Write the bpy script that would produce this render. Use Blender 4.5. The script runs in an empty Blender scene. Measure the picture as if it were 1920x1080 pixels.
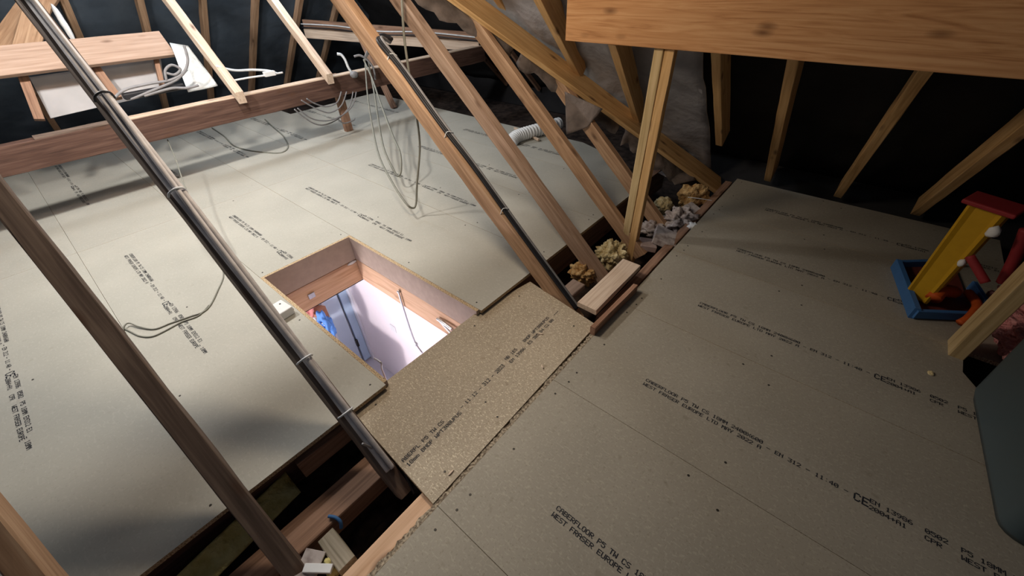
import bpy, bmesh, math, random
from mathutils import Vector, Matrix, noise
random.seed(7)
S = bpy.context.scene
C = S.collection

# ---------------------------------------------------------------- camera
H = 1.33                                     # lens height above the near chipboard deck
F = 744.02
AX = Vector((0.64053, -0.49872, 0.58395))    # world X in lens axes (right, down, forward)
AY = Vector((-0.76746, -0.38891, 0.50967))   # world Y
AD = Vector((0.02708, 0.77462, 0.63185))     # world down
cam = bpy.data.cameras.new('camera'); co = bpy.data.objects.new('camera', cam); C.objects.link(co)
right = Vector((AX[0], AY[0], -AD[0])); down = Vector((AX[1], AY[1], -AD[1])); fwd = Vector((AX[2], AY[2], -AD[2]))
M = Matrix((right, -down, -fwd)).transposed().to_4x4(); M.translation = Vector((0, 0, H))
co.matrix_world = M
cam.sensor_width = 36; cam.lens = F / 1920 * 36; cam.clip_start = 0.02
S.camera = co

def ray(x, y):
    d = Vector((x - 960, y - 540, F)); return Vector((d.dot(AX), d.dot(AY), -d.dot(AD)))
def fl(x, y, z=0.0):
    w = ray(x, y); t = (z - H) / w.z; return Vector((w.x * t, w.y * t, z))
def ax(x, y, axis, v):
    w = ray(x, y); t = v / w[axis] if axis < 2 else (v - H) / w.z
    return Vector((w.x * t, w.y * t, H + w.z * t))

# ---------------------------------------------------------------- light and exposure
S.view_settings.view_transform = 'Standard'; S.view_settings.look = 'None'
S.view_settings.gamma = 1; S.view_settings.use_curve_mapping = False
S.view_settings.exposure = 0.0
wd = bpy.data.worlds.new('world'); S.world = wd; wd.use_nodes = True
wd.node_tree.nodes['Background'].inputs[0].default_value = (.75, .85, 1, 1)
wd.node_tree.nodes['Background'].inputs[1].default_value = 0.07
def lamp(name, loc, power, radius, col):
    l = bpy.data.lights.new(name, 'POINT'); l.energy = power; l.shadow_soft_size = radius; l.color = col
    o = bpy.data.objects.new(name, l); C.objects.link(o); o.location = loc; return o
lamp('attic_lamp', (0.95, 3.0, 1.95), 90, .085, (1, .96, .90))
lamp('far_attic_lamp', (2.0, 4.45, 2.0), 75, .2, (.86, .93, 1))
lamp('left_fill_lamp', (-.05, 3.0, 1.95), 138, .085, (1, .96, .90))  # fill added to brighten the left side of the decks
lamp('beam_fill_lamp', (.90, 1.45, 1.5), 37, .12, (1, .82, .62))  # warm fill added for the beam end and near deck
def area(name, loc, rot, sx, sy, power, col):
    l = bpy.data.lights.new(name, 'AREA'); l.energy = power; l.shape = 'RECTANGLE'; l.size = sx; l.size_y = sy; l.color = col
    o = bpy.data.objects.new(name, l); C.objects.link(o); o.location = loc; o.rotation_euler = rot; return o
lamp('landing_lamp', (-.5, 2.5, -1.0), 88, .12, (1, .93, .95))
lamp('landing_fill_light', (-.3, 1.2, -1.6), 8, .15, (.8, .9, 1))  # weak cool fill added inside the landing, not a window

# ---------------------------------------------------------------- materials
def mat(name, rough=.8, metal=0):
    m = bpy.data.materials.new(name); m.use_nodes = True
    n = m.node_tree.nodes; b = n['Principled BSDF']
    b.inputs['Roughness'].default_value = rough; b.inputs['Metallic'].default_value = metal
    b.inputs['Specular IOR Level'].default_value = .25
    return m, n, m.node_tree.links, b
def ramp(n, stops):
    r = n.new('ShaderNodeValToRGB'); e = r.color_ramp.elements
    while len(e) < len(stops): e.new(.5)
    for k, (p, c) in enumerate(stops): e[k].position = p; e[k].color = (*c, 1)
    return r
def plain(name, col, rough=.7, metal=0, var=.12, scale=30):
    m, n, l, b = mat(name, rough, metal)
    t = n.new('ShaderNodeTexCoord'); z = n.new('ShaderNodeTexNoise'); z.inputs['Scale'].default_value = scale; z.inputs['Detail'].default_value = 4
    l.new(t.outputs['Object'], z.inputs['Vector'])
    r = ramp(n, [(.3, [c * (1 - var) for c in col]), (.7, [min(1, c * (1 + var)) for c in col])])
    l.new(z.outputs['Fac'], r.inputs[0]); l.new(r.outputs[0], b.inputs['Base Color'])
    return m
def wood(name, dark, mid, light, knots=(.10, .05, .03), rough=.75, grain=1.0, kn=1.0):
    m, n, l, b = mat(name, rough)
    t = n.new('ShaderNodeTexCoord'); oi = n.new('ShaderNodeObjectInfo')
    mul = n.new('ShaderNodeVectorMath'); mul.operation = 'SCALE'; mul.inputs['Scale'].default_value = 17.3
    cmb = n.new('ShaderNodeCombineXYZ')
    for k in range(3): l.new(oi.outputs['Random'], cmb.inputs[k])
    l.new(cmb.outputs[0], mul.inputs[0])
    add = n.new('ShaderNodeVectorMath'); add.operation = 'ADD'
    l.new(t.outputs['Object'], add.inputs[0]); l.new(mul.outputs[0], add.inputs[1])
    mp = n.new('ShaderNodeMapping'); mp.inputs['Scale'].default_value = (1.3, 22, 22); l.new(add.outputs[0], mp.inputs['Vector'])
    z = n.new('ShaderNodeTexNoise'); z.inputs['Scale'].default_value = 1.6; z.inputs['Detail'].default_value = 8; z.inputs['Distortion'].default_value = 1.2 * grain
    l.new(mp.outputs[0], z.inputs['Vector'])
    mp2 = n.new('ShaderNodeMapping'); mp2.inputs['Scale'].default_value = (4, 130, 130); l.new(add.outputs[0], mp2.inputs['Vector'])
    z2 = n.new('ShaderNodeTexNoise'); z2.inputs['Scale'].default_value = 1.0; z2.inputs['Detail'].default_value = 4; l.new(mp2.outputs[0], z2.inputs['Vector'])
    mx = n.new('ShaderNodeMath'); mx.operation = 'MULTIPLY_ADD'; mx.inputs[1].default_value = .35; l.new(z2.outputs['Fac'], mx.inputs[0]); 
    sc = n.new('ShaderNodeMath'); sc.operation = 'MULTIPLY'; sc.inputs[1].default_value = .72; l.new(z.outputs['Fac'], sc.inputs[0]); l.new(sc.outputs[0], mx.inputs[2])
    r = ramp(n, [(.36, dark), (.52, mid), (.68, light)]); l.new(mx.outputs[0], r.inputs[0])
    # knots
    mp3 = n.new('ShaderNodeMapping'); mp3.inputs['Scale'].default_value = (4.2, 11, 11); l.new(add.outputs[0], mp3.inputs['Vector'])
    v = n.new('ShaderNodeTexVoronoi'); v.inputs['Scale'].default_value = 1.0; v.inputs['Randomness'].default_value = 1; l.new(mp3.outputs[0], v.inputs['Vector'])
    kr = ramp(n, [(0.0, (1, 1, 1)), (.13 * kn, (.35, .35, .35)), (.2 * kn, (0, 0, 0))]); l.new(v.outputs['Distance'], kr.inputs[0])
    mixc = n.new('ShaderNodeMix'); mixc.data_type = 'RGBA'
    l.new(kr.outputs[0], mixc.inputs[0]); l.new(r.outputs[0], mixc.inputs[6]); mixc.inputs[7].default_value = (*knots, 1)
    l.new(mixc.outputs[2], b.inputs['Base Color'])
    bp = n.new('ShaderNodeBump'); bp.inputs['Strength'].default_value = .18; bp.inputs['Distance'].default_value = .004
    l.new(mx.outputs[0], bp.inputs['Height']); l.new(bp.outputs[0], b.inputs['Normal'])
    return m
def chip(name, base, fleck, dark, rough=.62, fs=160, famt=.5):
    m, n, l, b = mat(name, rough)
    t = n.new('ShaderNodeTexCoord')
    z = n.new('ShaderNodeTexNoise'); z.inputs['Scale'].default_value = 2.2; z.inputs['Detail'].default_value = 6; l.new(t.outputs['Object'], z.inputs['Vector'])
    r = ramp(n, [(.3, [c * .9 for c in base]), (.7, [c * 1.08 for c in base])]); l.new(z.outputs['Fac'], r.inputs[0])
    last = r.outputs[0]
    for (sx, sy, rot, colr, lo, amt) in ((fs, fs * .35, .5, fleck, .66, famt), (fs * .4, fs * 1.1, 1.2, fleck, .68, famt * .8), (fs * .9, fs * .8, 0, dark, .69, famt * .9), (26, 22, .3, dark, .76, .35)):
        mp = n.new('ShaderNodeMapping'); mp.inputs['Scale'].default_value = (sx, sy, sx); mp.inputs['Rotation'].default_value = (0, 0, rot)
        l.new(t.outputs['Object'], mp.inputs['Vector'])
        q = n.new('ShaderNodeTexNoise'); q.inputs['Scale'].default_value = 1.0; q.inputs['Detail'].default_value = 1.5; l.new(mp.outputs[0], q.inputs['Vector'])
        kr = ramp(n, [(lo - .08, (0, 0, 0)), (lo, (amt, amt, amt))]); l.new(q.outputs['Fac'], kr.inputs[0])
        mx = n.new('ShaderNodeMix'); mx.data_type = 'RGBA'; l.new(kr.outputs[0], mx.inputs[0]); l.new(last, mx.inputs[6]); mx.inputs[7].default_value = (*colr, 1)
        last = mx.outputs[2]
    l.new(last, b.inputs['Base Color'])
    return m
def rough_edge(name, a, bcol, dark, scale=190):
    m, n, l, b = mat(name, .9)
    t = n.new('ShaderNodeTexCoord'); q = n.new('ShaderNodeTexNoise'); q.inputs['Scale'].default_value = scale; q.inputs['Detail'].default_value = 3; l.new(t.outputs['Object'], q.inputs['Vector'])
    r = ramp(n, [(.34, dark), (.47, a), (.62, bcol)]); l.new(q.outputs['Fac'], r.inputs[0]); l.new(r.outputs[0], b.inputs['Base Color'])
    bp = n.new('ShaderNodeBump'); bp.inputs['Strength'].default_value = .5; bp.inputs['Distance'].default_value = .003
    l.new(q.outputs['Fac'], bp.inputs['Height']); l.new(bp.outputs[0], b.inputs['Normal'])
    return m
def felt(name, a, bcol, scale=3, bump=.4, rough=.75):
    m, n, l, b = mat(name, rough)
    t = n.new('ShaderNodeTexCoord'); q = n.new('ShaderNodeTexNoise'); q.inputs['Scale'].default_value = scale; q.inputs['Detail'].default_value = 6; l.new(t.outputs['Object'], q.inputs['Vector'])
    r = ramp(n, [(.35, a), (.65, bcol)]); l.new(q.outputs['Fac'], r.inputs[0]); l.new(r.outputs[0], b.inputs['Base Color'])
    bp = n.new('ShaderNodeBump'); bp.inputs['Strength'].default_value = bump; bp.inputs['Distance'].default_value = .05
    l.new(q.outputs['Fac'], bp.inputs['Height']); l.new(bp.outputs[0], b.inputs['Normal'])
    return m
W_NEW = wood('new_pine', (.42, .25, .10), (.58, .36, .16), (.68, .45, .22), grain=.8)
W_BEAM = wood('beam_pine', (.36, .17, .07), (.50, .26, .115), (.58, .33, .16), (.12, .05, .02), grain=2.2)
W_OLD = wood('old_rafter_wood', (.30, .18, .105), (.44, .275, .17), (.55, .37, .24))
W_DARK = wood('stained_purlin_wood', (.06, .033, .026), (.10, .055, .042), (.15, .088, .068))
W_SHADED = wood('shaded_rafter_wood', (.085, .062, .05), (.135, .098, .08), (.20, .15, .12))  # rafter wood darkened; the shade of unlit tops is put into the colour
W_PALE = wood('pale_offcut_wood', (.46, .34, .26), (.58, .45, .35), (.68, .56, .45))
W_JOIST = wood('old_joist_wood', (.16, .09, .06), (.27, .16, .11), (.36, .22, .15))
W_CASE = wood('hatch_casing_wood', (.50, .30, .18), (.62, .40, .26), (.70, .47, .32))
W_POST = wood('post_pine', (.34, .24, .11), (.50, .37, .19), (.60, .46, .26), grain=.6)
CH_L = chip('chipboard_far_deck', (.42, .41, .365), (.49, .48, .43), (.33, .31, .26), fs=120, famt=.35)
CH_R = chip('chipboard_near_deck', (.335, .305, .25), (.46, .42, .34), (.20, .175, .13), famt=.42)
CH_W = chip('chipboard_walkway', (.40, .335, .25), (.66, .58, .44), (.20, .15, .09), fs=200, famt=.8)
CH_E = rough_edge('chipboard_cut_edge', (.45, .33, .20), (.62, .50, .34), (.17, .11, .06))
CH_LIN = plain('hatch_lining_board', (.42, .33, .28), .8, var=.07)
FELT = felt('dark_roof_felt', (.052, .070, .095), (.09, .118, .155))
LINING_B = felt('black_felt_unlit_lining', (.010, .010, .012), (.018, .018, .020))  # near-black; also stands for the unlit part of the new slope
FELT_R = felt('torn_roof_felt', (.10, .085, .08), (.24, .20, .185), 9)
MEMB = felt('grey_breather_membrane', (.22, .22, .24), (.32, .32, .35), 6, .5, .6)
INK = plain('black_ink', (.018, .020, .028), .7)
STEEL = plain('screw_steel', (.06, .055, .05), .5, .5)
GALV = plain('zinc_plated_steel', (.55, .56, .6), .35, .8)
CAB_G = plain('grey_cable_sheath', (.22, .22, .235), .5)
CAB_F = plain('dusty_grey_cable', (.22, .22, .19), .55)
CAB_R = plain('pale_grey_cable_sheath', (.52, .50, .51), .5)
CAB_B = plain('black_cable_sheath', (.02, .021, .026), .45)
CAB_W = plain('white_cable_sheath', (.62, .66, .7), .4)
WHITE = plain('white_plastic', (.72, .74, .76), .45, var=.03)
TANK = plain('dusty_white_board', (.42, .42, .44), .7, var=.1, scale=6)
BAGM = felt('white_polythene', (.5, .56, .6), (.75, .8, .83), 9, .6, .35)
INS = felt('cream_mineral_wool', (.50, .38, .18), (.74, .66, .42), 22, .8, .95)
INS_O = felt('brown_mineral_wool', (.40, .22, .08), (.62, .44, .22), 26, .8, .95)
INS_Y = felt('yellow_mineral_wool', (.45, .38, .13), (.66, .60, .28), 18, .8, .95)
INS_P = felt('pink_mineral_wool', (.55, .20, .20), (.80, .38, .37), 40, .8, .95)
PLASTER = rough_edge('old_plasterboard', (.40, .35, .34), (.52, .47, .46), (.27, .22, .21), 30)
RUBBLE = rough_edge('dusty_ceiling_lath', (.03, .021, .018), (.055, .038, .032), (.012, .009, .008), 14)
PINKW = plain('pale_pink_paint', (.84, .78, .81), .6, var=.01)
WHITEW = plain('white_gloss_paint', (.82, .82, .88), .4, var=.01)
BLUEW = plain('pale_blue_paint', (.55, .72, .92), .45, var=.02)
def pl(nm, c, r=.35): return plain(nm, c, r, var=.04)
YEL = pl('yellow_plastic', (.52, .30, .015), .55); RED = pl('red_plastic', (.26, .025, .03), .55); ORA = pl('orange_plastic', (.50, .085, .015), .55); BLU = pl('blue_plastic', (.05, .15, .36), .55)
PINKC = pl('pink_cloth', (.78, .32, .30), .9); BLUEC = pl('blue_bag_cloth', (.10, .25, .62), .7); BROWNC = pl('brown_card', (.42, .20, .12), .9); GREENC = pl('green_print', (.25, .5, .2), .7)
BIN, _n, _l, _b = mat('translucent_box_plastic', .35)
_b.inputs['Base Color'].default_value = (.17, .235, .265, 1); _b.inputs['Transmission Weight'].default_value = .55; _b.inputs['IOR'].default_value = 1.2
BINC = pl('grey_green_cloth', (.10, .16, .17), .9)

# ---------------------------------------------------------------- helpers
def tag(o, label=None, cat=None, group=None, kind=None):
    if label: o['label'] = label
    if cat: o['category'] = cat
    if group: o['group'] = group
    if kind: o['kind'] = kind
    return o
def link(name, me, m, parent=None, mw=None, smooth=False):
    o = bpy.data.objects.new(name, me); C.objects.link(o)
    for k in (m if isinstance(m, (list, tuple)) else [m]):
        if k.name not in [x.name for x in me.materials if x]: me.materials.append(k)
    if mw is not None: o.matrix_world = mw
    if parent is not None:
        o.parent = parent
        o.matrix_parent_inverse = Matrix.Identity(4)
        if mw is not None: o.matrix_basis = parent_world(parent).inverted() @ mw
        else: o.matrix_basis = parent_world(parent).inverted()
    if smooth:
        for p in me.polygons: p.use_smooth = True
    return o
WM = {}
def parent_world(p): return WM.get(p.name, p.matrix_basis if p.parent is None else parent_world(p.parent) @ p.matrix_basis)
def empty(name, loc, label, cat, group=None, rz=0):
    o = bpy.data.objects.new(name, None); C.objects.link(o); o.empty_display_size = .05
    o.matrix_basis = Matrix.Translation(Vector(loc)) @ Matrix.Rotation(rz, 4, 'Z')
    return tag(o, label, cat, group)
def mesh(name, bm):
    bmesh.ops.recalc_face_normals(bm, faces=bm.faces[:])
    me = bpy.data.meshes.new(name); bm.to_mesh(me); bm.free(); return me
def frame(p0, p1, up):
    x = (p1 - p0).normalized(); up = Vector(up); y = up.cross(x).normalized(); z = x.cross(y)
    m = Matrix((x, y, z)).transposed().to_4x4(); m.translation = p0; return m, (p1 - p0).length
def timber_mesh(name, L, w, h, ch=.0025, wob=0.0, segs=None, cut0=0, cut1=0, seed=0):
    """length along +X; w across Y, h across Z; bevelled section, slight waviness"""
    rnd = random.Random(seed); bm = bmesh.new(); segs = segs or max(2, int(L / .12))
    a, b = w / 2, h / 2; c = min(ch, a * .4, b * .4)
    sec = [(a - c, b), (-a + c, b), (-a, b - c), (-a, -b + c), (-a + c, -b), (a - c, -b), (a, -b + c), (a, b - c)]
    rings = []
    for i in range(segs + 1):
        t = i / segs; ring = []
        for (y, z) in sec:
            x = L * t
            if i == 0: x += cut0 * z
            if i == segs: x += cut1 * z
            k = 1 if wob == 0 else 1
            ring.append(bm.verts.new((x, y + (rnd.uniform(-wob, wob)), z + rnd.uniform(-wob, wob))))
        rings.append(ring)
    for i in range(segs):
        for j in range(8): bm.faces.new((rings[i][j], rings[i][(j + 1) % 8], rings[i + 1][(j + 1) % 8], rings[i + 1][j]))
    bm.faces.new(rings[0]); bm.faces.new(rings[-1][::-1])
    return mesh(name, bm)
def timber(name, p0, p1, w, h, m, label=None, cat=None, group=None, up=(0, 0, 1), wob=.0012, parent=None, kind=None, cut0=0, cut1=0):
    p0, p1 = Vector(p0), Vector(p1); fm, L = frame(p0, p1, up)
    me = timber_mesh(name, L, w, h, wob=wob, cut0=cut0, cut1=cut1, seed=hash((round(p0.x, 2), round(p0.y, 2))) & 999)
    o = link(name, me, m, parent, fm); return tag(o, label, cat, group, kind)
def box_bm(bm, x0, x1, y0, y1, z0, z1, bev=0):
    g = bmesh.ops.create_cube(bm, size=1)
    for v in g['verts']:
        v.co = Vector(((x0 + x1) / 2 + v.co.x * (x1 - x0), (y0 + y1) / 2 + v.co.y * (y1 - y0), (z0 + z1) / 2 + v.co.z * (z1 - z0)))
    if bev:
        ed = list({e for v in g['verts'] for e in v.link_edges})
        bmesh.ops.bevel(bm, geom=ed, offset=bev, segments=2, affect='EDGES', profile=.5)
def box(name, x0, x1, y0, y1, z0, z1, m, bev=.003, parent=None, mw=None, **k):
    bm = bmesh.new(); box_bm(bm, x0, x1, y0, y1, z0, z1, bev)
    return tag(link(name, mesh(name, bm), m, parent, mw), **k)
def catmull(P, n=8):
    P = [Vector(p) for p in P]; out = []
    for i in range(len(P) - 1):
        a = P[max(i - 1, 0)]; b = P[i]; c = P[i + 1]; d = P[min(i + 2, len(P) - 1)]
        for k in range(n):
            t = k / n
            out.append(.5 * ((2 * b) + (c - a) * t + (2 * a - 5 * b + 4 * c - d) * t * t + (3 * b - a - 3 * c + d) * t ** 3))
    out.append(P[-1]); return out
def tube_bm(bm, P, r, sides=8, rf=None):
    prev = None; N = None
    for i, p in enumerate(P):
        t = (P[min(i + 1, len(P) - 1)] - P[max(i - 1, 0)])
        if t.length < 1e-9: t = Vector((0, 0, 1))
        t.normalize()
        if N is None: N = t.orthogonal().normalized()
        N = (N - t * N.dot(t)).normalized(); B = t.cross(N)
        rr = rf(i) if rf else r
        ring = [bm.verts.new(p + (N * math.cos(2 * math.pi * k / sides) + B * math.sin(2 * math.pi * k / sides)) * rr) for k in range(sides)]
        if prev:
            for k in range(sides): bm.faces.new((prev[k], prev[(k + 1) % sides], ring[(k + 1) % sides], ring[k]))
        else: bm.faces.new(ring[::-1])
        prev = ring
    bm.faces.new(prev)
def cable(name, P, r, m, label=None, cat=None, group=None, parent=None, n=8):
    bm = bmesh.new()
    for q in (P if isinstance(P[0], list) else [P]): tube_bm(bm, catmull(q, n), r)
    return tag(link(name, mesh(name, bm), m, parent, None, True), label, cat, group)
def slab(name, poly, z0, z1, mtop, medge, parent=None, **k):
    """a sheet with outline poly (list of xy), origin at its first corner; edges in their own material"""
    bm = bmesh.new(); o0 = Vector((poly[0][0], poly[0][1], z1))
    top = [bm.verts.new((x - o0.x, y - o0.y, 0)) for x, y in poly]; bot = [bm.verts.new((x - o0.x, y - o0.y, z0 - z1)) for x, y in poly]
    bm.faces.new(top); bm.faces.new(bot[::-1]); n = len(poly)
    for i in range(n):
        f = bm.faces.new((top[i], top[(i + 1) % n], bot[(i + 1) % n], bot[i])); f.material_index = 1
    me = mesh(name, bm)
    o = link(name, me, [mtop, medge], parent, Matrix.Translation(o0)); return tag(o, **k)
def sheet(name, pts, m, t=.004, parent=None, sub=0, amp=0, seed=0, **k):
    """four-corner sheet with thickness, optional crumple"""
    P = [Vector(p) for p in pts]; bm = bmesh.new(); nx = ny = max(1, sub)
    nrm = (P[1] - P[0]).cross(P[3] - P[0]).normalized(); g = []
    for i in range(nx + 1):
        row = []
        for j in range(ny + 1):
            u, v = i / nx, j / ny
            p = P[0].lerp(P[1], u).lerp(P[3].lerp(P[2], u), v)
            if amp: p = p + nrm * amp * noise.noise(p * 4 + Vector((seed, 0, 0)))
            row.append(p)
        g.append(row)
    A = [[bm.verts.new(p + nrm * t / 2) for p in r] for r in g]; B = [[bm.verts.new(p - nrm * t / 2) for p in r] for r in g]
    for i in range(nx):
        for j in range(ny):
            bm.faces.new((A[i][j], A[i + 1][j], A[i + 1][j + 1], A[i][j + 1])); bm.faces.new((B[i][j + 1], B[i + 1][j + 1], B[i + 1][j], B[i][j]))
    rim = [(i, 0) for i in range(nx)] + [(nx, j) for j in range(ny)] + [(i, ny) for i in range(nx, 0, -1)] + [(0, j) for j in range(ny, 0, -1)]
    for a, b in zip(rim, rim[1:] + rim[:1]): bm.faces.new((A[a[0]][a[1]], B[a[0]][a[1]], B[b[0]][b[1]], A[b[0]][b[1]]))
    return tag(link(name, mesh(name, bm), m, parent, None, bool(amp)), **k)
def lump(name, loc, size, m, seed, label=None, cat=None, group=None, rough=.35, parent=None, rz=0, sub=4, freq=2.2):
    bm = bmesh.new(); bmesh.ops.create_icosphere(bm, subdivisions=sub, radius=1)
    for v in bm.verts:
        d = v.co.normalized(); q = d * freq + Vector((seed * 3.1, seed, 0))
        k = 1 + rough * (noise.noise(q) * 1.2 + .5 * noise.noise(q * 2.7) + .3 * abs(noise.noise(q * 6)))
        v.co = Vector((d.x * size[0], d.y * size[1], d.z * size[2])) * k
    mw = Matrix.Translation(Vector(loc)) @ Matrix.Rotation(rz, 4, 'Z')
    return tag(link(name, mesh(name, bm), m, parent, mw, True), label, cat, group)
def screws(parent, pts, z):
    for (x, y) in pts:
        bm = bmesh.new(); bmesh.ops.create_cone(bm, cap_ends=True, segments=10, radius1=.0045, radius2=.0035, depth=.0016)
        link('screw', mesh('screw', bm), STEEL, parent, Matrix.Translation((x, y, z + .0006)))

# ---------------------------------------------------------------- dot-matrix lettering
G = {'A': '0E11111F111111', 'B': '1E11111E11111E', 'C': '0E11101010110E', 'D': '1E11111111111E', 'E': '1F10101E10101F', 'F': '1F10101E101010', 'G': '0E11101713110F',
     'H': '1111111F111111', 'I': '0E04040404040E', 'L': '1010101010101F', 'M': '111B1515111111', 'N': '11191513111111', 'O': '0E11111111110E', 'P': '1E11111E101010',
     'R': '1E11111E141211', 'S': '0F10100E01011E', 'T': '1F040404040404', 'U': '1111111111110E', 'W': '11111115151B11', 'X': '11110A040A1111', 'Y': '11110A04040404',
     'a': '00000E010F110F', 'm': '00001A15151515', '0': '0E11131519110E', '1': '040C040404040E', '2': '0E11010204081F', '3': '1F01020601110E', '4': '02060A121F0202', '5': '1F101E0101110E',
     '6': '0608101E11110E', '7': '1F010204080808', '8': '0E11110E11110E', '9': '0E11110F01020C', '-': '0000001F000000', '+': '0004041F040400', '/': '01010204081010', ':': '00040000000400', '.': '00000000000C0C', ' ': '00000000000000'}
def text_mesh(name, items):
    """items: (col0, baseline, pixel, string, pitch); x runs along the line, y is up; thin raised print"""
    bm = bmesh.new(); t = .0003
    for (x0, y0, px, py, s, pitch) in items:
        for k, chx in enumerate(s):
            g = G.get(chx, G[' '])
            for r in range(7):
                bits = int(g[2 * r:2 * r + 2], 16)
                for c in range(5):
                    if bits >> (4 - c) & 1:
                        x = x0 + k * pitch + c * px; y = y0 + (6 - r) * py
                        a = [bm.verts.new((x + (dx - .12) * px * 1.25, y + (dy - .1) * py * 1.2, t + .00002 * ((r * 5 + c) % 4))) for dx, dy in ((0, 0), (1, 0), (1, 1), (0, 1))]
                        bm.faces.new(a)
    me = bpy.data.meshes.new(name); bm.to_mesh(me); bm.free(); return me
def stamp_items(full=1.0, cut=None):
    px, py, pt = .0023, .0022, .0133; it = []
    rows = [(0, .013, 'CABERFLOOR P5 TW CS 18MM 2400X600'), (0, -.011, 'WEST FRASER EUROPE LTD MAY 2022 A'), (34, .001, '- EN 312 - 11:40 -')]
    rows += [(56, .013, 'EN 13986'), (56, -.011, '2004+A1'), (66, .013, '0502'), (66, -.011, 'CPR'), (72, .013, 'P5 18MM EN312 E1'), (72, -.011, 'WEST FRASER EUROPE'), (89, .001, '- 18MM')]
    for c, y, s in rows:
        if cut and c * pt > cut: continue
        if cut: s = s[:max(0, int((cut - c * pt) / pt))]
        it.append((c * pt, y, px, py, s, pt))
    if not cut or cut > 54 * pt:      # the conformity mark
        it.append((53.0 * pt, -.008, .0035, .0042, 'C', .02)); it.append((54.6 * pt, -.008, .0035, .0042, 'E', .02))
    return it
ST_FULL = None
def stamp(parent, x, y, z, cut=None):
    global ST_FULL
    if cut is None:
        if ST_FULL is None: ST_FULL = text_mesh('printed_text', stamp_items())
        me = ST_FULL
    else: me = text_mesh('printed_text', stamp_items(cut=cut))
    link('printed_text', me, INK, parent, Matrix.Translation((x, y, z + .0002)) @ Matrix.Rotation(-math.pi / 2, 4, 'Z'))

# ================================================================ decks
ZL = .03; T = .018; g_ = .0008
colx = [-1.34, -.76, -.18, .415, .975, 1.54, 2.09, 2.67, 3.25]
deckg = 'chipboard sheets of the far deck'
lab = {1: 'pale chipboard sheet at the left edge of the photo with large blurred print', 2: 'pale chipboard sheet left of the hatch, the thin wire lies on its far end',
       4: 'pale chipboard sheet touching the right side of the hatch opening', 5: 'pale chipboard sheet second to the right of the hatch, below the hanging cable loops',
       6: 'pale chipboard sheet third to the right of the hatch, crossed by the brown rafters', 0: 'pale chipboard sheet in the lower left corner beyond the leftmost rafter'}
Y0, Y1, Y2 = 1.055, 3.375, 5.85
for i in range(8):
    a, b = colx[i] + g_, colx[i + 1] - g_
    if i == 3:
        o = slab('chipboard_sheet', [(a, 2.2), (b, 2.2), (b, Y1 - g_), (a, Y1 - g_)], ZL - T, ZL, CH_L, CH_E, label='short pale chipboard sheet meeting the far side of the hatch opening', cat='floor board', group=deckg)
        stamp(o, a + .185, 3.09, ZL, .86); screws(o, [(a + .03, 2.24), (b - .03, 2.25), (a + .3, 3.33)], ZL)
    elif i == 7:
        o = slab('chipboard_sheet', [(a, 1.15), (3.12, 1.56), (3.25, 1.9), (b, Y1 - g_), (a, Y1 - g_)], ZL - T, ZL, CH_L, CH_E, label='rightmost pale chipboard sheet with a cut corner, beside the dark eaves under the white duct', cat='floor board', group=deckg)
        stamp(o, a + .2, 3.09, ZL)
    else:
        o = slab('chipboard_sheet', [(a, Y0), (b, Y0), (b, Y1 - g_), (a, Y1 - g_)], ZL - T, ZL, CH_L, CH_E, label=lab[i], cat='floor board', group=deckg)
        stamp(o, a + (.185 if i != 5 else .19), 3.09, ZL, None)
        screws(o, [(a + .03, Y0 + .06), (b - .04, Y0 + .05), (a + .04, 1.66), (b - .03, 1.7), (a + .25, 2.25)], ZL)
lab2 = {0: 'far chipboard sheet at the left edge, under the dark purlin', 1: 'far chipboard sheet under the purlin left of the long cable-laden rafter', 2: 'far chipboard sheet under the purlin where the long thin wire comes down',
        3: 'far chipboard sheet under the purlin above the hatch', 4: 'far chipboard sheet under the purlin with a curled wire lying on it', 5: 'far chipboard sheet carrying the short purlin post', 6: 'far chipboard sheet right of the short purlin post', 7: 'furthest right chipboard sheet against the black eaves'}
for i in range(8):
    a, b = colx[i] + g_, colx[i + 1] - g_
    o = slab('chipboard_sheet', [(a, Y1 + g_), (b, Y1 + g_), (b, Y2 if i < 6 else 5.2), (a, Y2 if i < 6 else 5.2)], ZL - T, ZL, CH_L, CH_E, label=lab2[i], cat='floor board', group=deckg)
    stamp(o, a + .185, 5.42, ZL, None)
# hatch-side strip left of col 3 opening edge: liner trims built below
rx = [-.96, -.36, .24, .875, 1.48, 2.09, 2.71, 3.33]
labr = ['near chipboard sheet beyond the lower left corner of the photo', 'near chipboard sheet at the bottom edge, beside the orange timber in the gap', 'near chipboard sheet at the bottom centre with its print cut by the frame',
        'near chipboard sheet beside the walkway board with print reaching the bottom right corner', 'near chipboard sheet whose print begins past the upright red-brown batten', 'near chipboard sheet with the colourful plastic toy on it', 'furthest near chipboard sheet, below the black sloping lining']
for i in range(7):
    a, b = rx[i] + g_, rx[i + 1] - g_; ye = -1.85 if i < 4 else -.745
    if i == 4: poly = [(a, -1.3), (1.80, -1.3), (1.86, -.76), (1.94, -.715), (b, -.72), (b, .555), (a, .555)]
    else: poly = [(a, ye if i < 4 else -.9), (b, ye if i < 4 else -.9), (b, .555), (a, .555)]
    o = slab('chipboard_sheet', poly, -T, 0, CH_R, CH_E, label=labr[i], cat='floor board', group='chipboard sheets of the near deck')
    stamp(o, a + .215, .26, 0); screws(o, [(a + .03, .50), (a + .09, .50), (b - .05, .51), (b - .04, -.02), (b + -.09, -.13), (a + .08, -.1), (a + .3, .49)], 0)
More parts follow.
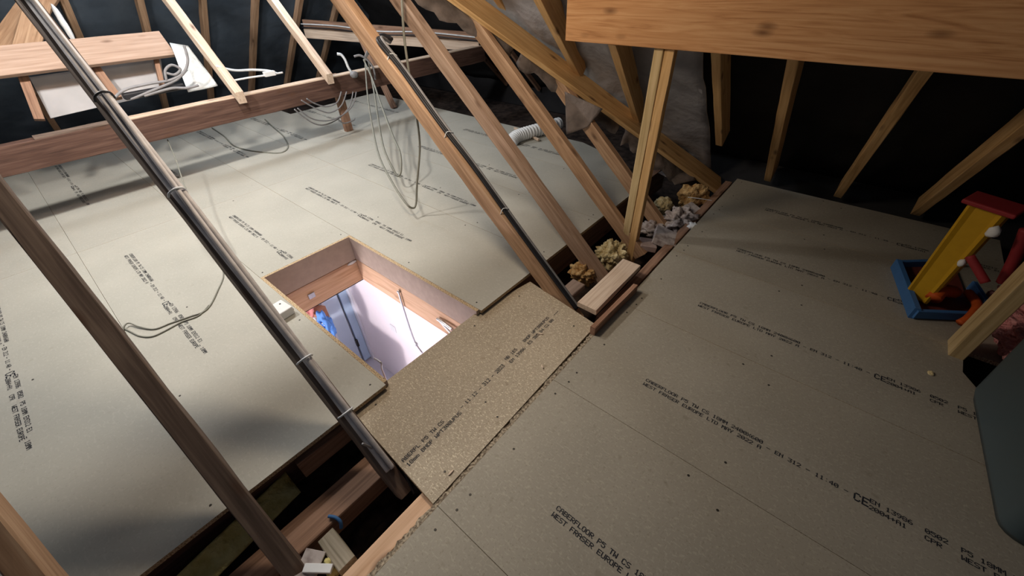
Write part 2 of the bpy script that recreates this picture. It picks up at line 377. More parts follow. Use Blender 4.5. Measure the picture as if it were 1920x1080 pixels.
# frayed tongue along the deck's edge
bm = bmesh.new(); rr = random.Random(3); xs = [-.9 + .012 * k for k in range(int((1.22 + .9) / .012))]
top = []; bot = []; bk = []
for x in xs:
    w = .017 + rr.uniform(-.005, .006)
    top.append(bm.verts.new((x, .556, -.002 + rr.uniform(-.001, .002)))); bk.append(bm.verts.new((x, .556 + w, -.003 + rr.uniform(-.002, .003)))); bot.append(bm.verts.new((x, .556 + w * .9, -.013)))
for k in range(len(xs) - 1):
    bm.faces.new((top[k], top[k + 1], bk[k + 1], bk[k])); bm.faces.new((bk[k], bk[k + 1], bot[k + 1], bot[k]))
tag(link('frayed_edge_strip', mesh('frayed_edge_strip', bm), rough_edge('frayed_edge', (.22, .18, .13), (.42, .35, .26), (.10, .07, .05), 120)), 'frayed brown chipboard tongue along the edge of the near deck', 'board edge')
# walkway
wk = slab('walkway_board', [(.235, .572), (1.262, .582), (1.33, 1.03), (1.0, 1.088), (.262, 1.094)], -T, .001, CH_W, CH_E, label='speckled tan chipboard board bridging the gap in front of the hatch', cat='floor board')
px, py, pt = .0023, .0021, .0133
items = [(0, .02, px, py, 'ABERPL P5 TW CS', pt), (0, -.006, px, py, '18mm BNDP WPT300UPUS', pt), (21 * pt, .006, px, py, '- 11:12 -', pt), (31 * pt, .006, px, py * 1.2, '312 - 2023', pt), (43 * pt, .02, px, py, 'NB 1ES', pt), (43 * pt, -.006, px, py, 'EN 13986', pt),
         (53 * pt, .02, px, py, 'BNDP WPT300UPUS', pt), (53 * pt, -.006, px, py, 'ES 3B5 B4 C2 00', pt), (70 * pt, .006, px, py, '---', pt)]
fm = Matrix.Translation((.262, .735, .0013)) @ Matrix.Rotation(.03, 4, 'Z')
link('printed_text', text_mesh('printed_text', items), INK, wk, fm)
screws(wk, [(.33, .62), (.34, 1.03), (.9, 1.03), (1.2, 1.0), (1.19, .66), (.62, .7), (.6, .62)], .001)
for k, (x, y) in enumerate([(.34, .6), (.9, .63), (1.05, .75)]):
    lump('wood_chip', (x, y, .003), (.012, .004, .002), W_PALE, 3 + k, ['large pale wood shaving on the walkway board near the frayed edge', 'small pale shaving on the middle of the walkway board', 'small pale shaving on the walkway board near the dark batten'][k], 'wood shaving', 'shavings on the walkway', sub=2, rz=k)
# fluff on near deck
lump('insulation_crumb', fl(1745, 700), (.016, .01, .008), INS, 8, 'tiny yellow crumb of insulation on the near deck below the leaning post', 'insulation', sub=2)

# ================================================================ hatch
hx0, hx1, hy1 = .415, .975, 2.2
tag(slab('hatch_edge_board', [(hx0 - .0, 2.2), (hx1, 2.2), (hx1, 2.184), (hx0, 2.184)], -.135, ZL - .0005, CH_LIN, CH_E), 'upright chipboard lining on the far side of the hatch', 'hatch lining')
tag(slab('hatch_edge_board', [(hx1, 1.07), (hx1, 2.183), (hx1 - .018, 2.183), (hx1 - .018, 1.07)], -.135, ZL - .0005, CH_LIN, CH_E), 'long upright chipboard lining on the right side of the hatch', 'hatch lining')
tag(slab('hatch_edge_board', [(hx0, 1.07), (hx0 + .016, 1.07), (hx0 + .016, 2.183), (hx0, 2.183)], -.10, ZL - .0005, CH_LIN, CH_E), 'upright chipboard lining on the left side of the hatch, seen as a thin edge', 'hatch lining')
for o in C.objects:
    if o.name.startswith('hatch_edge_board'):
        for p in o.data.polygons: p.material_index = 1 if abs(p.normal.z) > .9 else 0
hc = empty('hatch_casing', (.69, 1.65, -.32), 'orange pine casing lining the loft hatch above the bright room', 'hatch casing')
timber('casing_board', (.42, 2.212, -.235), (.98, 2.212, -.235), .022, .17, W_CASE, parent=hc)
timber('casing_board', (.978, 1.08, -.235), (.978, 2.2, -.235), .022, .17, W_CASE, parent=hc)
timber('casing_board', (.41, 1.08, -.235), (.41, 2.2, -.235), .022, .17, W_CASE, parent=hc)
timber('casing_board', (.42, 1.09, -.235), (.98, 1.09, -.235), .022, .17, W_CASE, parent=hc)
box('catch_plate', .60, .64, 2.192, 2.2, -.25, -.215, GALV, .001, parent=hc)
lump('tape_scrap', (.93, 2.195, -.155), (.035, .004, .012), WHITE, 2, parent=hc, sub=2)
# stays
P = [ax(747, 547, 0, .955), ax(757, 580, 0, .955), ax(770, 620, 0, .955), ax(780, 645, 0, .955), ax(792, 662, 0, .955)]
st = cable('hatch_stay', P, .006, GALV, parent=hc)
lump('stay_pivot', P[0], (.011, .011, .011), GALV, 1, parent=st, sub=2); lump('stay_joint', P[3], (.012, .012, .02), GALV, 2, parent=st, sub=2)
P = [ax(820, 598, 0, .955), ax(832, 606, 0, .95), ax(848, 618, 0, .945)]
st = cable('hatch_hinge', P, .009, GALV, parent=hc)
cable('hinge_arm', [P[0] + Vector((0, -.02, -.01)), P[2] + Vector((-.01, -.01, -.03))], .006, GALV, parent=st)
P = [ax(702, 672, 0, .47), ax(714, 680, 0, .47), ax(716, 692, 0, .47), ax(724, 712, 0, .475)]
cable('hatch_hook', P, .004, GALV, parent=hc)
# the landing below
zc = -.32; zf = -2.35
def wallq(name, pts, m, kind='structure', t=.02): return sheet(name, pts, m, t, kind=kind)
wallq('wall_right', [(1.33, -.6, zf), (1.33, 3.46, zf), (1.33, 3.46, zc), (1.33, -.6, zc)], PINKW)
wallq('wall_back', [(-1.2, 3.56, zf), (1.33, 3.56, zf), (1.33, 3.56, zc), (-1.2, 3.56, zc)], PINKW)
wallq('wall_left', [(-1.2, -.6, zf), (-1.2, 3.56, zf), (-1.2, 3.56, zc), (-1.2, -.6, zc)], PINKW)
wallq('wall_front', [(-1.2, -.6, zf), (1.33, -.6, zf), (1.33, -.6, zc), (-1.2, -.6, zc)], PINKW)
slab('floor', [(-1.2, -.6), (1.33, -.6), (1.33, 3.56), (-1.2, 3.56)], zf - .03, zf, WHITEW, WHITEW, kind='structure')
door = empty('door_1', (1.2, 3.5, zf), None, None); door['kind'] = 'structure'
box('door_panel', 1.222, 1.305, 3.46, 3.50, zf + .02, -.36, BLUEW, .003, parent=door)
box('door_stile', .92, 1.20, 3.46, 3.50, zf + .02, -.36, plain('pale_sky_paint', (.62, .74, .88), .45, var=.01), .004, parent=door)
box('door_moulding', 1.02, 1.045, 3.448, 3.462, zf + .1, -.4, WHITEW, .004, parent=door)
for z in (-1.0, -2.0): box('hinge', 1.198, 1.224, 3.44, 3.462, z - .05, z + .05, STEEL, .002, parent=door)
box('trim_1', 1.306, 1.33, 3.40, 3.52, zf, -.34, WHITEW, .003, kind='structure')
box('light_switch', 1.312, 1.322, 2.66, 2.74, -1.42, -1.34, WHITE, .003, label='white switch plate on the pink landing wall seen through the hatch', cat='light switch')
def sub_at(px_, py_, z): return fl(px_, py_, z)
cab = box('cabinet', -.15, .84, 2.6, 3.3, zf, -1.42, WHITEW, .01, label='white cabinet below the hatch carrying the heaped cloth and bags', cat='cabinet')
q = sub_at(572, 585, -1.28)
lump('pink_towel', q, (.10, .12, .15), PINKC, 4, 'pink cloth heaped below the left side of the hatch', 'cloth')
q = sub_at(595, 590, -1.33); box('cardboard_box', -.07, .07, -.07, .07, -.08, .07, BROWNC, .004, mw=Matrix.Translation(q) @ Matrix.Rotation(.5, 4, 'Z'), label='brown cardboard box beside the pink cloth below the hatch', cat='box')
q = sub_at(596, 607, -1.3); lump('white_bag', q, (.06, .05, .06), WHITE, 6, 'white crumpled bag below the brown box seen through the hatch', 'bag')
lump('green_label', q + Vector((-.02, -.04, .03)), (.02, .012, .02), GREENC, 2, parent=C.objects['white_bag'], sub=2)
q = sub_at(613, 614, -1.25); b = lump('blue_bag', q, (.06, .08, .17), BLUEC, 9, 'blue bag beside the pale door below the hatch', 'bag')
for k in range(6): lump('white_speck', q + Vector((-.04 + .012 * k, -.06 + .01 * (k % 3), .12 - .04 * k)), (.006, .006, .006), WHITE, k, parent=b, sub=1)

# plaster ceiling of the room below with hole for the hatch (4 pieces in one slab)
bm = bmesh.new()
for (a, b_, c, d) in ((-3, .40, -3, 8), (.99, 5.5, -3, 8), (.40, .99, -3, 1.08), (.40, .99, 2.222, 8)):
    box_bm(bm, a, b_, c, d, zc - .02, zc)
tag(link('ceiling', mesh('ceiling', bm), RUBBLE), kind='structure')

# ================================================================ joists in the gap
J = lambda y0, y1, z: (y0 + y1) / 2
jg = 'joists in the open gap'
timber('joist', (-1.6, .605, -.020 - .05), (.40, .605, -.02 - .05), .062, .10, W_CASE, 'clean orange timber joist along the near deck edge in the lower gap', 'joist')
timber('joist', (-1.8, .895, -.155), (.26, .895, -.155), .115, .09, W_JOIST, 'dusty brown joist with a blue tie on it, in the lower left gap', 'joist')
timber('joist', (.02, 1.085, -.07), (.40, 1.085, -.07), .06, .09, W_JOIST, 'short brown joist end just under the far deck, left of the walkway', 'joist')
timber('joist', (1.0, 1.13, -.12), (3.3, 1.13, -.12), .05, .2, W_JOIST, 'dark brown joist under the far deck edge, right of the walkway', 'joist')
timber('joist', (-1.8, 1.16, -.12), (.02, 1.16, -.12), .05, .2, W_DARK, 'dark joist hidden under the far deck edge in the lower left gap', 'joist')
timber('joist', (1.34, .60, -.11), (3.3, .60, -.11), .05, .17, W_JOIST, 'brown joist under the near deck edge, right of the pale offcut', 'joist')
timber('wood_block', (-.035, .80, -.09), (-.035, .655, -.05), .055, .03, wood('mouldy_wood', (.12, .10, .07), (.22, .19, .14), (.32, .28, .22)), 'short mouldy grey wooden block bridging the lower gap', 'wooden block')
cable('blue_tie', [fl(616, 968, -.10), fl(628, 970, -.10), fl(638, 978, -.11), fl(640, 990, -.13)], .006, BLU, 'blue plastic tie on the dusty joist in the lower gap', 'tie')
sheet('insulation_strip', [(-.42, 1.00, -.17), (-.02, 1.06, -.17), (-.02, 1.14, -.12), (-.42, 1.08, -.12)], INS_Y, .03, sub=12, amp=.03, label='yellow insulation strip tucked under the far deck in the lower gap', cat='insulation')
sheet('insulation_strip', [(-1.2, .96, -.2), (-.46, .98, -.16), (-.46, 1.08, -.12), (-1.2, 1.08, -.14)], INS_Y, .03, sub=14, amp=.04, seed=5, label='dim yellow insulation strip at the lower left, below the chipboard edge', cat='insulation')
# debris low in the frame
q = fl(578, 1068, -.05); box('plaster_scrap', -.04, .05, -.03, .03, -.008, .008, PLASTER, .002, mw=Matrix.Translation(q) @ Matrix.Rotation(.6, 4, 'Z') @ Matrix.Rotation(.3, 4, 'X'), label='pinkish plaster scrap at the bottom edge beside the leftmost long rafter', cat='plaster')
q = fl(598, 1066, -.04); box('plaster_scrap', -.045, .04, -.012, .012, -.006, .006, WHITE, .002, mw=Matrix.Translation(q) @ Matrix.Rotation(-.9, 4, 'Z'), label='white plaster sliver at the bottom edge beside the pinkish scrap', cat='plaster')
cable('twig', [fl(538, 1043, -.04), fl(570, 1052, -.05), fl(600, 1063, -.06), fl(622, 1070, -.06)], .003, W_CASE, 'thin brown stick lying across the lower gap', 'stick')
lump('insulation_chunk', fl(622, 1062, -.08), (.02, .03, .03), INS_Y, 12, 'small yellow insulation tuft beside the mouldy block', 'insulation', sub=3)
for k in range(12):
    x, y = random.uniform(-.1, .3), random.uniform(.66, .8)
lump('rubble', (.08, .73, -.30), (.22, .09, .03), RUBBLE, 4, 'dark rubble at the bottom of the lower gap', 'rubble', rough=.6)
tag(C.objects['rubble'], kind='stuff')

# right-hand gap
batt = timber('batten', (1.196, .566, .012), (1.60, .555, .012), .024, .066, wood('red_batten', (.20, .10, .06), (.32, .18, .12), (.42, .26, .18)), 'red-brown batten standing on edge against the near deck', 'batten')
pts = [fl(1083, 572, .035), fl(1117, 585, .035), fl(1201, 503, .035), fl(1167, 488, .035)]
pm = (pts[0] + pts[1]) / 2; pq = (pts[2] + pts[3]) / 2
timber('timber_offcut', pm, pq, .105, .028, W_PALE, 'pale pinkish timber offcut lying at the foot of the doubled post', 'timber offcut')
timber('timber_offcut', fl(1050, 562, -.05), fl(1085, 532, -.05), .08, .03, wood('dusty_offcut', (.28, .21, .18), (.38, .29, .25), (.45, .35, .3)), 'dusty short offcut wedged between the cable rafter and the pale offcut', 'timber offcut')
lump('insulation_chunk', fl(1093, 513, -.06), (.062, .065, .06), INS_O, 21, 'crumpled brown-yellow insulation lump left of the pale offcut', 'insulation', rough=.5, sub=5, freq=3)
lump('insulation_chunk', fl(1146, 480, -.07), (.085, .08, .085), INS, 22, 'cream insulation lump behind the pale offcut, left of the doubled post', 'insulation', rough=.5, sub=5, freq=3)
lump('insulation_chunk', fl(1243, 385, -.05), (.08, .06, .05), INS, 23, 'smooth cream insulation piece right of the doubled post', 'insulation', rough=.3)
lump('insulation_chunk', fl(1300, 368, -.03), (.035, .10, .09), INS_O, 24, 'curved tan insulation flake near the foot of the layboard', 'insulation', rough=.4, rz=.5)
def block(name, pxx, pyy, z, s, rz, rx_, m, label, cat):
    return box(name, -s[0], s[0], -s[1], s[1], -s[2], s[2], m, .004, mw=Matrix.Translation(fl(pxx, pyy, z)) @ Matrix.Rotation(rz, 4, 'Z') @ Matrix.Rotation(rx_, 4, 'X'), label=label, cat=cat)
block('plaster_block', 1247, 446, -.03, (.085, .07, .02), .3, .25, PLASTER, 'largest pale plaster block at the edge of the near deck', 'plaster')
block('plaster_block', 1290, 397, -.03, (.10, .05, .015), -.2, .3, PLASTER, 'flat white plaster piece beyond the largest block', 'plaster')
block('plaster_block', 1214, 459, -.06, (.05, .05, .02), .5, .1, plain('pinkish_plaster', (.42, .33, .31), .9), 'pinkish plaster piece beside the foot of the doubled post', 'plaster')
lump('mortar_lump', fl(1272, 413, -.05), (.11, .09, .06), PLASTER, 31, 'grey crumbled mortar lump between the plaster pieces', 'mortar', rough=.6, sub=5, freq=3)
lump('mortar_lump', fl(1222, 430, -.08), (.06, .07, .04), PLASTER, 35, 'small mortar lump right behind the doubled post', 'mortar', rough=.6, sub=4, freq=3)
lump('mortar_lump', fl(1300, 425, -.02), (.03, .03, .02), WHITE, 37, 'small white mortar crumb on the rim of the near deck', 'mortar', rough=.6, sub=3, freq=3)
sheet('torn_felt', [fl(1236, 320, .05), fl(1262, 352, -.02), fl(1300, 345, -.02), fl(1285, 300, .08)], FELT_R, .004, sub=10, amp=.08, label='grey folded felt scrap under the layboard foot', cat='roofing felt')
cable('thin_white_wire', [fl(1290, 370, 0), fl(1310, 372, .01), fl(1335, 376, .01)], .002, CAB_W, 'thin white wire stub near the layboard foot', 'wire')

# ================================================================ old roof: common rafters of the opened slope
SL = .885; yb = .79
def spt(x, y, off=0): return Vector((x, y, (y - yb) * SL + off))
nrm = Vector((0, -SL, 1)).normalized()
ra = {}
def rafter(x, w, h, m, label, ytop=3.55, ybot=.70, dx=0):
    a = spt(x, ybot) - nrm * h / 2; b = spt(x + dx, ytop) - nrm * h / 2
    return timber('rafter', a, b, w, h, m, label, 'rafter', up=nrm, wob=.0018)
rafter(-.52, .05, .08, W_OLD, 'brown rafter crossing the lower left corner of the photo')
rafter(-.145, .055, .085, W_SHADED, 'dark rafter with an orange-lit edge, second from the left at the bottom')
rafter(.215, .048, .085, W_SHADED, 'long dark rafter carrying the thick bundle of grey cables')
rafter(1.335, .052, .09, W_OLD, 'orange-sided rafter carrying black cables, above the walkway corner')
rafter(1.672, .052, .085, wood('grey_brown_wood', (.26, .17, .12), (.38, .26, .19), (.48, .35, .27)), 'knotty grey-brown rafter right of the black-cabled one')
rafter(2.085, .045, .085, W_OLD, 'orange rafter in front of the white duct', ytop=2.08)
rafter(2.44, .05, .085, W_OLD, 'short orange rafter left of the doubled post, behind the torn felt', ytop=1.72)
# unseen timber added out of view to cast the far deck's shadow band
timber('shadow_tie', (-1.6, 2.53, 1.40), (3.0, 2.47, 1.40), .10, .04, W_OLD, 'unseen horizontal timber added to cast the shadow band on the far deck', 'roof timber')

timber('light_blocker', (-2.2, 2.60, 1.905), (3.2, 2.60, 1.905), .40, .022, W_OLD, 'unseen board added to block the lamps and darken the near deck', 'roof timber', up=(0, 1, 0))  # unseen blocker added to keep lamp light off the near deck

# purlin and what rests on it
PY, PZ0, PZ1 = 3.94, .39, .555
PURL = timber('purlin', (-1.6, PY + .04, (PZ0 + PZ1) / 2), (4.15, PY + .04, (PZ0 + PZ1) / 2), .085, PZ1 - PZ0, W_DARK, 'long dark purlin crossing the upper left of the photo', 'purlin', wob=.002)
timber('purlin_lit_cap', (.5, PY + .045, PZ1 + .004), (4.1, PY + .045, PZ1 + .004), .09, .012, W_PALE, parent=PURL)  # paler top strip paints the lamp light falling from above
timber('purlin_lit_cap', (.0, PY + .045, PZ1 + .004), (.46, PY + .045, PZ1 + .004), .09, .012, W_SHADED, parent=PURL)
PP = timber('purlin_post', (2.15, 4.06, ZL), (2.15, 4.06, .56), .075, .05, W_JOIST, 'short brown post standing on the far deck under the purlin', 'post', up=(0, 1, 0))
def hv(x, label):
    th = math.radians(42); d = Vector((0, math.cos(th), math.sin(th))); n = Vector((0, -math.sin(th), math.cos(th)))
    a = Vector((x, PY - .045, PZ1 - .02)) ; 
    return timber('strut', a + n * .036, a + d * 2.4 + n * .036, .062, .07, W_PALE, label, 'strut', up=n, wob=.0015, cut0=.7)
hv(1.225, 'pale strut resting its cut end on the purlin, left of the two')
hv(2.01, 'pale strut resting its cut end on the purlin, right of the two')
# second tie beyond, two planks
A0, A1 = Vector((4.1, 3.98, .60)), ax(570, 52, 1, 5.9)
SB = empty('trimmer', A0, 'doubled trimmer board with cables clipped to it, beyond the right end of the purlin', 'roof timber')
timber('board', A0 + Vector((0, 0, -.05)), A1 + Vector((0, 0, -.06)), .045, .10, W_PALE, parent=SB)
timber('board', A0 + Vector((.03, .03, .05)), A1 + Vector((.03, .03, .04)), .045, .09, W_JOIST, parent=SB)
for dz, m_, nm in ((0.0, CAB_B, 'black cable'), (.035, CAB_W, 'white cable')):
    P = [A0 + Vector((-.05, -.05, dz + .02)), A0.lerp(A1, .3) + Vector((-.045, -.03, dz + .03)), A0.lerp(A1, .55) + Vector((-.04, -.03, dz)), A0.lerp(A1, .8) + Vector((-.04, -.03, dz + .02)), A1 + Vector((-.04, -.03, dz + .01))]
    cable('clipped_cable', P, .007, m_, nm + ' running along the doubled trimmer board', 'cable')
timber('stud', (2.95, 4.35, .03), (2.95, 4.75, .80), .06, .05, W_JOIST, 'brown stud standing behind the purlin under the trimmer board', 'stud', up=(1, 0, 0))
# far slope
YE = 7.0
def fsp(x, y, off=0): return Vector((x, y, (YE - y) * .9 + off))
sheet('ceiling', [fsp(-4, 7.2, .03), fsp(6.5, 7.2, .03), fsp(6.5, 3.9, .03), fsp(-4, 3.9, .03)], FELT, .01, sub=30, amp=.05, kind='structure')
fn = Vector((0, .9, 1)).normalized()
flab = ['leaning brown rafter of the far slope at the top left corner', 'far rafter just right of the slanting brace at the top left', 'far rafter seen above the right end of the raised plank', 'far rafter behind the left pale strut', 'far rafter between the two pale struts', 'far rafter behind the right pale strut', 'far rafter behind the upright stud']
for k, x in enumerate((.22, .75, 1.29, 1.83, 2.37, 2.9, 3.43)):
    timber('far_rafter', fsp(x, 7.0, -.03), fsp(x, 4.2, -.03), .055, .07, W_OLD, flab[k], 'rafter', 'rafters of the far slope', up=fn)
# hip end slope at the right of the old attic
XE = 4.85
def hsp(x, y, off=0): return Vector((x, y, (XE - x) * .9 + off))
sheet('ceiling', [hsp(4.9, 1.2, .03), hsp(4.9, 8, .03), hsp(2.5, 8, .03), hsp(2.5, 1.9, .03)], LINING_B, .01, sub=24, amp=.06, kind='structure')
hn = Vector((.9, 0, 1)).normalized()
hl = ['faint dark rafter of the hip end, nearest the white duct', 'faint dark rafter of the hip end, second from the duct', 'faint dark rafter of the hip end, third from the duct', 'faint dark rafter of the hip end, furthest from the duct']
for k, y in enumerate((2.4, 3.0, 3.6, 4.2)):
    timber('hip_rafter', hsp(4.85, y, -.03), hsp(4.1, y, -.03), .04, .05, W_JOIST, hl[k], 'rafter', 'rafters of the hip end', up=hn)
sheet('wall_eaves', [(4.9, 1.0, -.3), (4.9, 8, -.3), (4.9, 8, .05), (4.9, 1.0, .05)], LINING_B, .02, kind='structure')

# brace and plank at upper left
timber('brace', ax(0, 105, 1, 5.2), ax(95, -30, 1, 5.6), .16, .05, W_OLD, 'wide slanting brown brace in the top left corner', 'brace', up=(0, -1, .5))
timber('brace', ax(42, 120, 1, 5.0), ax(75, 0, 1, 5.3), .13, .05, W_OLD, 'upright brown board behind the cable-laden rafter at the top left', 'brace', up=(0, -1, .4))
th = math.radians(44); pd = Vector((0, math.cos(th), math.sin(th))); pn = Vector((0, -math.sin(th), math.cos(th)))
a = ax(330, 104, 1, 4.32); b = ax(-60, 153, 1, 4.32)
timber('plank', a + pd * .105, b + pd * .105, .21, .03, wood('pink_plank', (.30, .205, .155), (.38, .27, .21), (.45, .33, .265)), 'raised pinkish plank crossing the top left above the purlin', 'plank', up=pn)
sl = ['leftmost brown stud under the raised plank', 'brown stud under the raised plank, just left of the cables', 'brown stud at the right end of the raised plank']
for k, (x0, y0, x1, y1, w) in enumerate(((75, 225, 42, 140, .05), (222, 185, 178, 125, .05), (304, 160, 292, 110, .03))):
    timber('stud', ax(x0, y0, 1, 4.3), ax(x1, y1, 1, 4.42), w, .05, W_JOIST, sl[k], 'stud', up=(0, -1, .3))
sheet('plasterboard_offcut', [ax(95, 222, 1, 4.42), ax(190, 200, 1, 4.42), ax(172, 128, 1, 4.5), ax(55, 145, 1, 4.5)], TANK, .012, label='dusty white panel behind the left studs under the raised plank', cat='panel')
sheet('plasterboard_offcut', [ax(215, 195, 1, 4.42), ax(310, 172, 1, 4.42), ax(300, 100, 1, 4.5), ax(185, 125, 1, 4.5)], TANK, .012, seed=3, label='dusty white panel behind the cables under the raised plank', cat='panel')
sheet('white_bag', [ax(352, 168, 1, 4.1), ax(408, 158, 1, 4.1), ax(352, 82, 1, 4.35), ax(318, 80, 1, 4.35)], BAGM, .01, sub=14, amp=.07, label='white polythene bag beside the left pale strut on the purlin', cat='bag')
# coil on the purlin
q = lambda x, y, yy=4.02: ax(x, y, 1, yy)
cable('cable_coil', [[q(212, 186), q(235, 168), q(280, 157), q(320, 150), q(345, 135), q(352, 112), q(345, 85)], [q(245, 186), q(290, 168), q(330, 150), q(350, 130)], [q(270, 180), q(320, 166), q(350, 165), q(372, 160)],
      [q(312, 150), q(310, 132), q(322, 122), q(338, 130), q(328, 140), q(312, 137)]], .009, CAB_G, 'loose grey cables looped on the purlin beside the white bag', 'cable')
box('black_case', -.19, .19, -.03, .03, -.02, .02, CAB_B, .008, mw=Matrix.Translation(q(292, 172) + Vector((0, .03, .0))) @ Matrix.Rotation(.04, 4, 'Z'), label='flat black case lying on the purlin beneath the loose cables', cat='case')
cable('white_cable', [q(405, 124, 4.05), q(440, 132, 4.05), q(475, 131, 4.05), q(505, 133, 4.02), q(520, 138, 4.0)], .009, CAB_W, 'white cable draped along the purlin between the two pale struts', 'cable')
cable('white_connector', [q(428, 153, 3.98), q(465, 146, 3.98), q(500, 141, 3.98), q(530, 136, 3.98)], .007, WHITE, 'white strip connector lying on the purlin left of the right strut', 'connector')
box('junction_box', -.045, .045, -.02, .02, -.018, .018, WHITE, .004, mw=Matrix.Translation(q(505, 138, 3.98)), label='small white connector block on the purlin between the struts', cat='connector')
cable('white_plug_lead', [q(632, 101, 3.99), q(640, 103, 3.97), q(647, 112, 3.95), q(654, 128, 3.93), q(663, 140, 3.91)], .012, CAB_W, 'white lead with a grey end hanging over the purlin', 'cable')
lump('grey_plug', q(664, 140, 3.89), (.04, .03, .03), CAB_G, 3, 'grey plug end hanging on the face of the purlin', 'plug', rough=.1, sub=3)
# loops under purlin
g3 = lambda pts, y0, y1: [ax(x, y, 1, y0 + (y1 - y0) * k / (len(pts) - 1)) for k, (x, y) in enumerate(pts)]
cable('cable_loops', [g3([(640, 172), (632, 192), (612, 200), (590, 194), (575, 185)], 3.9, 3.85), g3([(650, 172), (640, 198), (620, 211), (600, 207), (580, 197), (565, 188)], 3.9, 3.85),
      g3([(662, 172), (655, 200), (635, 222), (610, 234), (590, 232), (570, 220), (552, 205)], 3.9, 3.82), g3([(668, 172), (662, 196), (645, 214), (622, 225), (600, 226), (580, 220), (558, 203)], 3.9, 3.8),
      g3([(634, 224), (645, 231), (662, 226), (665, 222)], 3.86, 3.9)], .006, CAB_G, 'tangle of grey cable loops sagging under the purlin beside the short post', 'cable')
# bundle over rafter and long hanging loops
def g4(L): return [ax(x, y, 1, yy) for x, y, yy in L]
cable('hanging_cable', g4([(684, 108, 3.95), (689, 176, 3.7), (698, 236, 3.2), (711, 293, 2.7), (736, 343, 2.3), (761, 381, 2.08), (774, 390, 2.05), (780, 381, 2.05), (782, 343, 2.05), (787, 274, 2.05), (780, 211, 2.04), (774, 180, 2.03), (765, 123, 2.05), (757, 60, 2.08), (753, -20, 2.1)]),
      .007, CAB_F, 'longest grey cable loop hanging in front of the far deck', 'cable')
cable('hanging_cable', g4([(690, 112, 3.95), (702, 176, 3.7), (711, 236, 3.2), (720, 280, 2.8), (736, 315, 2.6), (746, 330, 2.5), (752, 318, 2.5), (750, 287, 2.6), (739, 261, 2.8), (727, 230, 3.0), (711, 186, 3.4), (698, 148, 3.7), (682, 112, 3.95)]),
      .008, CAB_F, 'shorter grey cable loop hanging beside the longest one', 'cable')
cable('bundle_tie', g4([(664, 106, 3.96), (675, 104, 3.94), (688, 112, 3.92), (700, 128, 3.9), (704, 150, 3.88)]), .01, CAB_G, 'short thick cable end bent over the purlin edge right of the white lead', 'cable')
def s3(y, dn, dx=0): return spt(1.335 + dx, y) + nrm * dn
top3 = ax(712, 72, 1, 2.16)
for k in range(3):
    o_ = Vector((.008 * k, 0, .006 * k))
    P = [ax(686, 106, 1, 2.5) + o_, ax(693, 90, 1, 2.35) + o_, ax(703, 75, 1, 2.2) + o_, ax(716, 71, 1, 2.14) + o_, ax(731, 79, 1, 2.08) + o_, s3(1.98, .012, .01 - .012 * k), s3(1.85, .01, .018 - .012 * k), s3(1.6, .01, .014 - .012 * k), s3(1.4, .012, .018 - .01 * k), s3(1.1, .01, .016 - .012 * k), s3(.85, .01, .016 - .011 * k), s3(.74, .01, .016 - .01 * k)]
    cable('rafter_cable', P, .0075 if k else .009, CAB_B if k else CAB_G, ['grey cable hooked over the orange-sided rafter and running down it', 'black cable down the middle of the orange-sided rafter', 'black cable at the left of the pair on the orange-sided rafter'][k], 'cable', 'cables on the orange-sided rafter')
for k, y in enumerate((1.9, 1.55, 1.2)):
    cable('cable_tie', [s3(y, -.0, -.028), s3(y + .01, .02, -.01), s3(y, .021, .018), s3(y, 0, .03)], .002, CAB_W, ['thin pale cable tie high on the orange-sided rafter', 'thin pale cable tie midway down the orange-sided rafter', 'thin pale cable tie low on the orange-sided rafter'][k], 'cable tie', 'ties on the orange-sided rafter')
# bundle on the long dark rafter
def s2(y, dn, dx=0): return spt(.215 + dx, y) + nrm * dn
ys = [3.4, 2.6, 2.2, 1.95, 1.7, 1.5, 1.3, 1.1, .95, .85, .78]
for k, (dx, dn, r) in enumerate(((.014, .008, .009), (-.004, .008, .009), (.005, .0205, .008))):
    P = [s2(y, dn + .003 * math.sin(7 * y + k), dx + .004 * math.sin(5 * y + 2 * k)) for y in ys]
    cable('cable_run', P, r, CAB_R, ['thickest grey cable on the long dark rafter', 'thinner grey cable at the left of the long dark rafter', 'uppermost grey cable on the long dark rafter'][k], 'cable', 'cables on the long dark rafter')
for k, (xx, yy) in enumerate(((90, 60), (216, 217), (356, 402), (592, 713), (677, 832))):
    p = ax(xx, yy, 0, .215); y = p.y - .0
    cable('cable_clip', [s2(y, -.002, -.026), s2(y, .02, -.02), s2(y, .034, 0), s2(y, .026, .02), s2(y, -.002, .027)], .0035, CAB_B if k < 2 else CAB_W,
          ['black clip at the top of the long dark rafter', 'black clip on the long dark rafter level with the purlin', 'pale clip on the long dark rafter above the far deck', 'pale clip on the long dark rafter left of the hatch', 'pale clip at the foot of the long dark rafter'][k], 'cable clip', 'clips on the long dark rafter')
cable('loose_wire', [fl(680, 832, .12), fl(700, 842, .06), fl(722, 860, .01), fl(735, 872, -.01), fl(750, 895, -.06)], .004, CAB_G, 'thin grey wire leaving the foot of the long dark rafter', 'wire')
cable('loose_cable', [fl(757, 880, -.03), fl(765, 900, -.06), fl(777, 925, -.09)], .006, CAB_B, 'short dark cable dropping beside the walkway corner', 'cable')
lump('white_lead', ax(120, 45, 1, 4.9), (.02, .02, .12), WHITE, 7, 'white strip hanging behind the top of the long dark rafter', 'cable', rough=.2, sub=3)
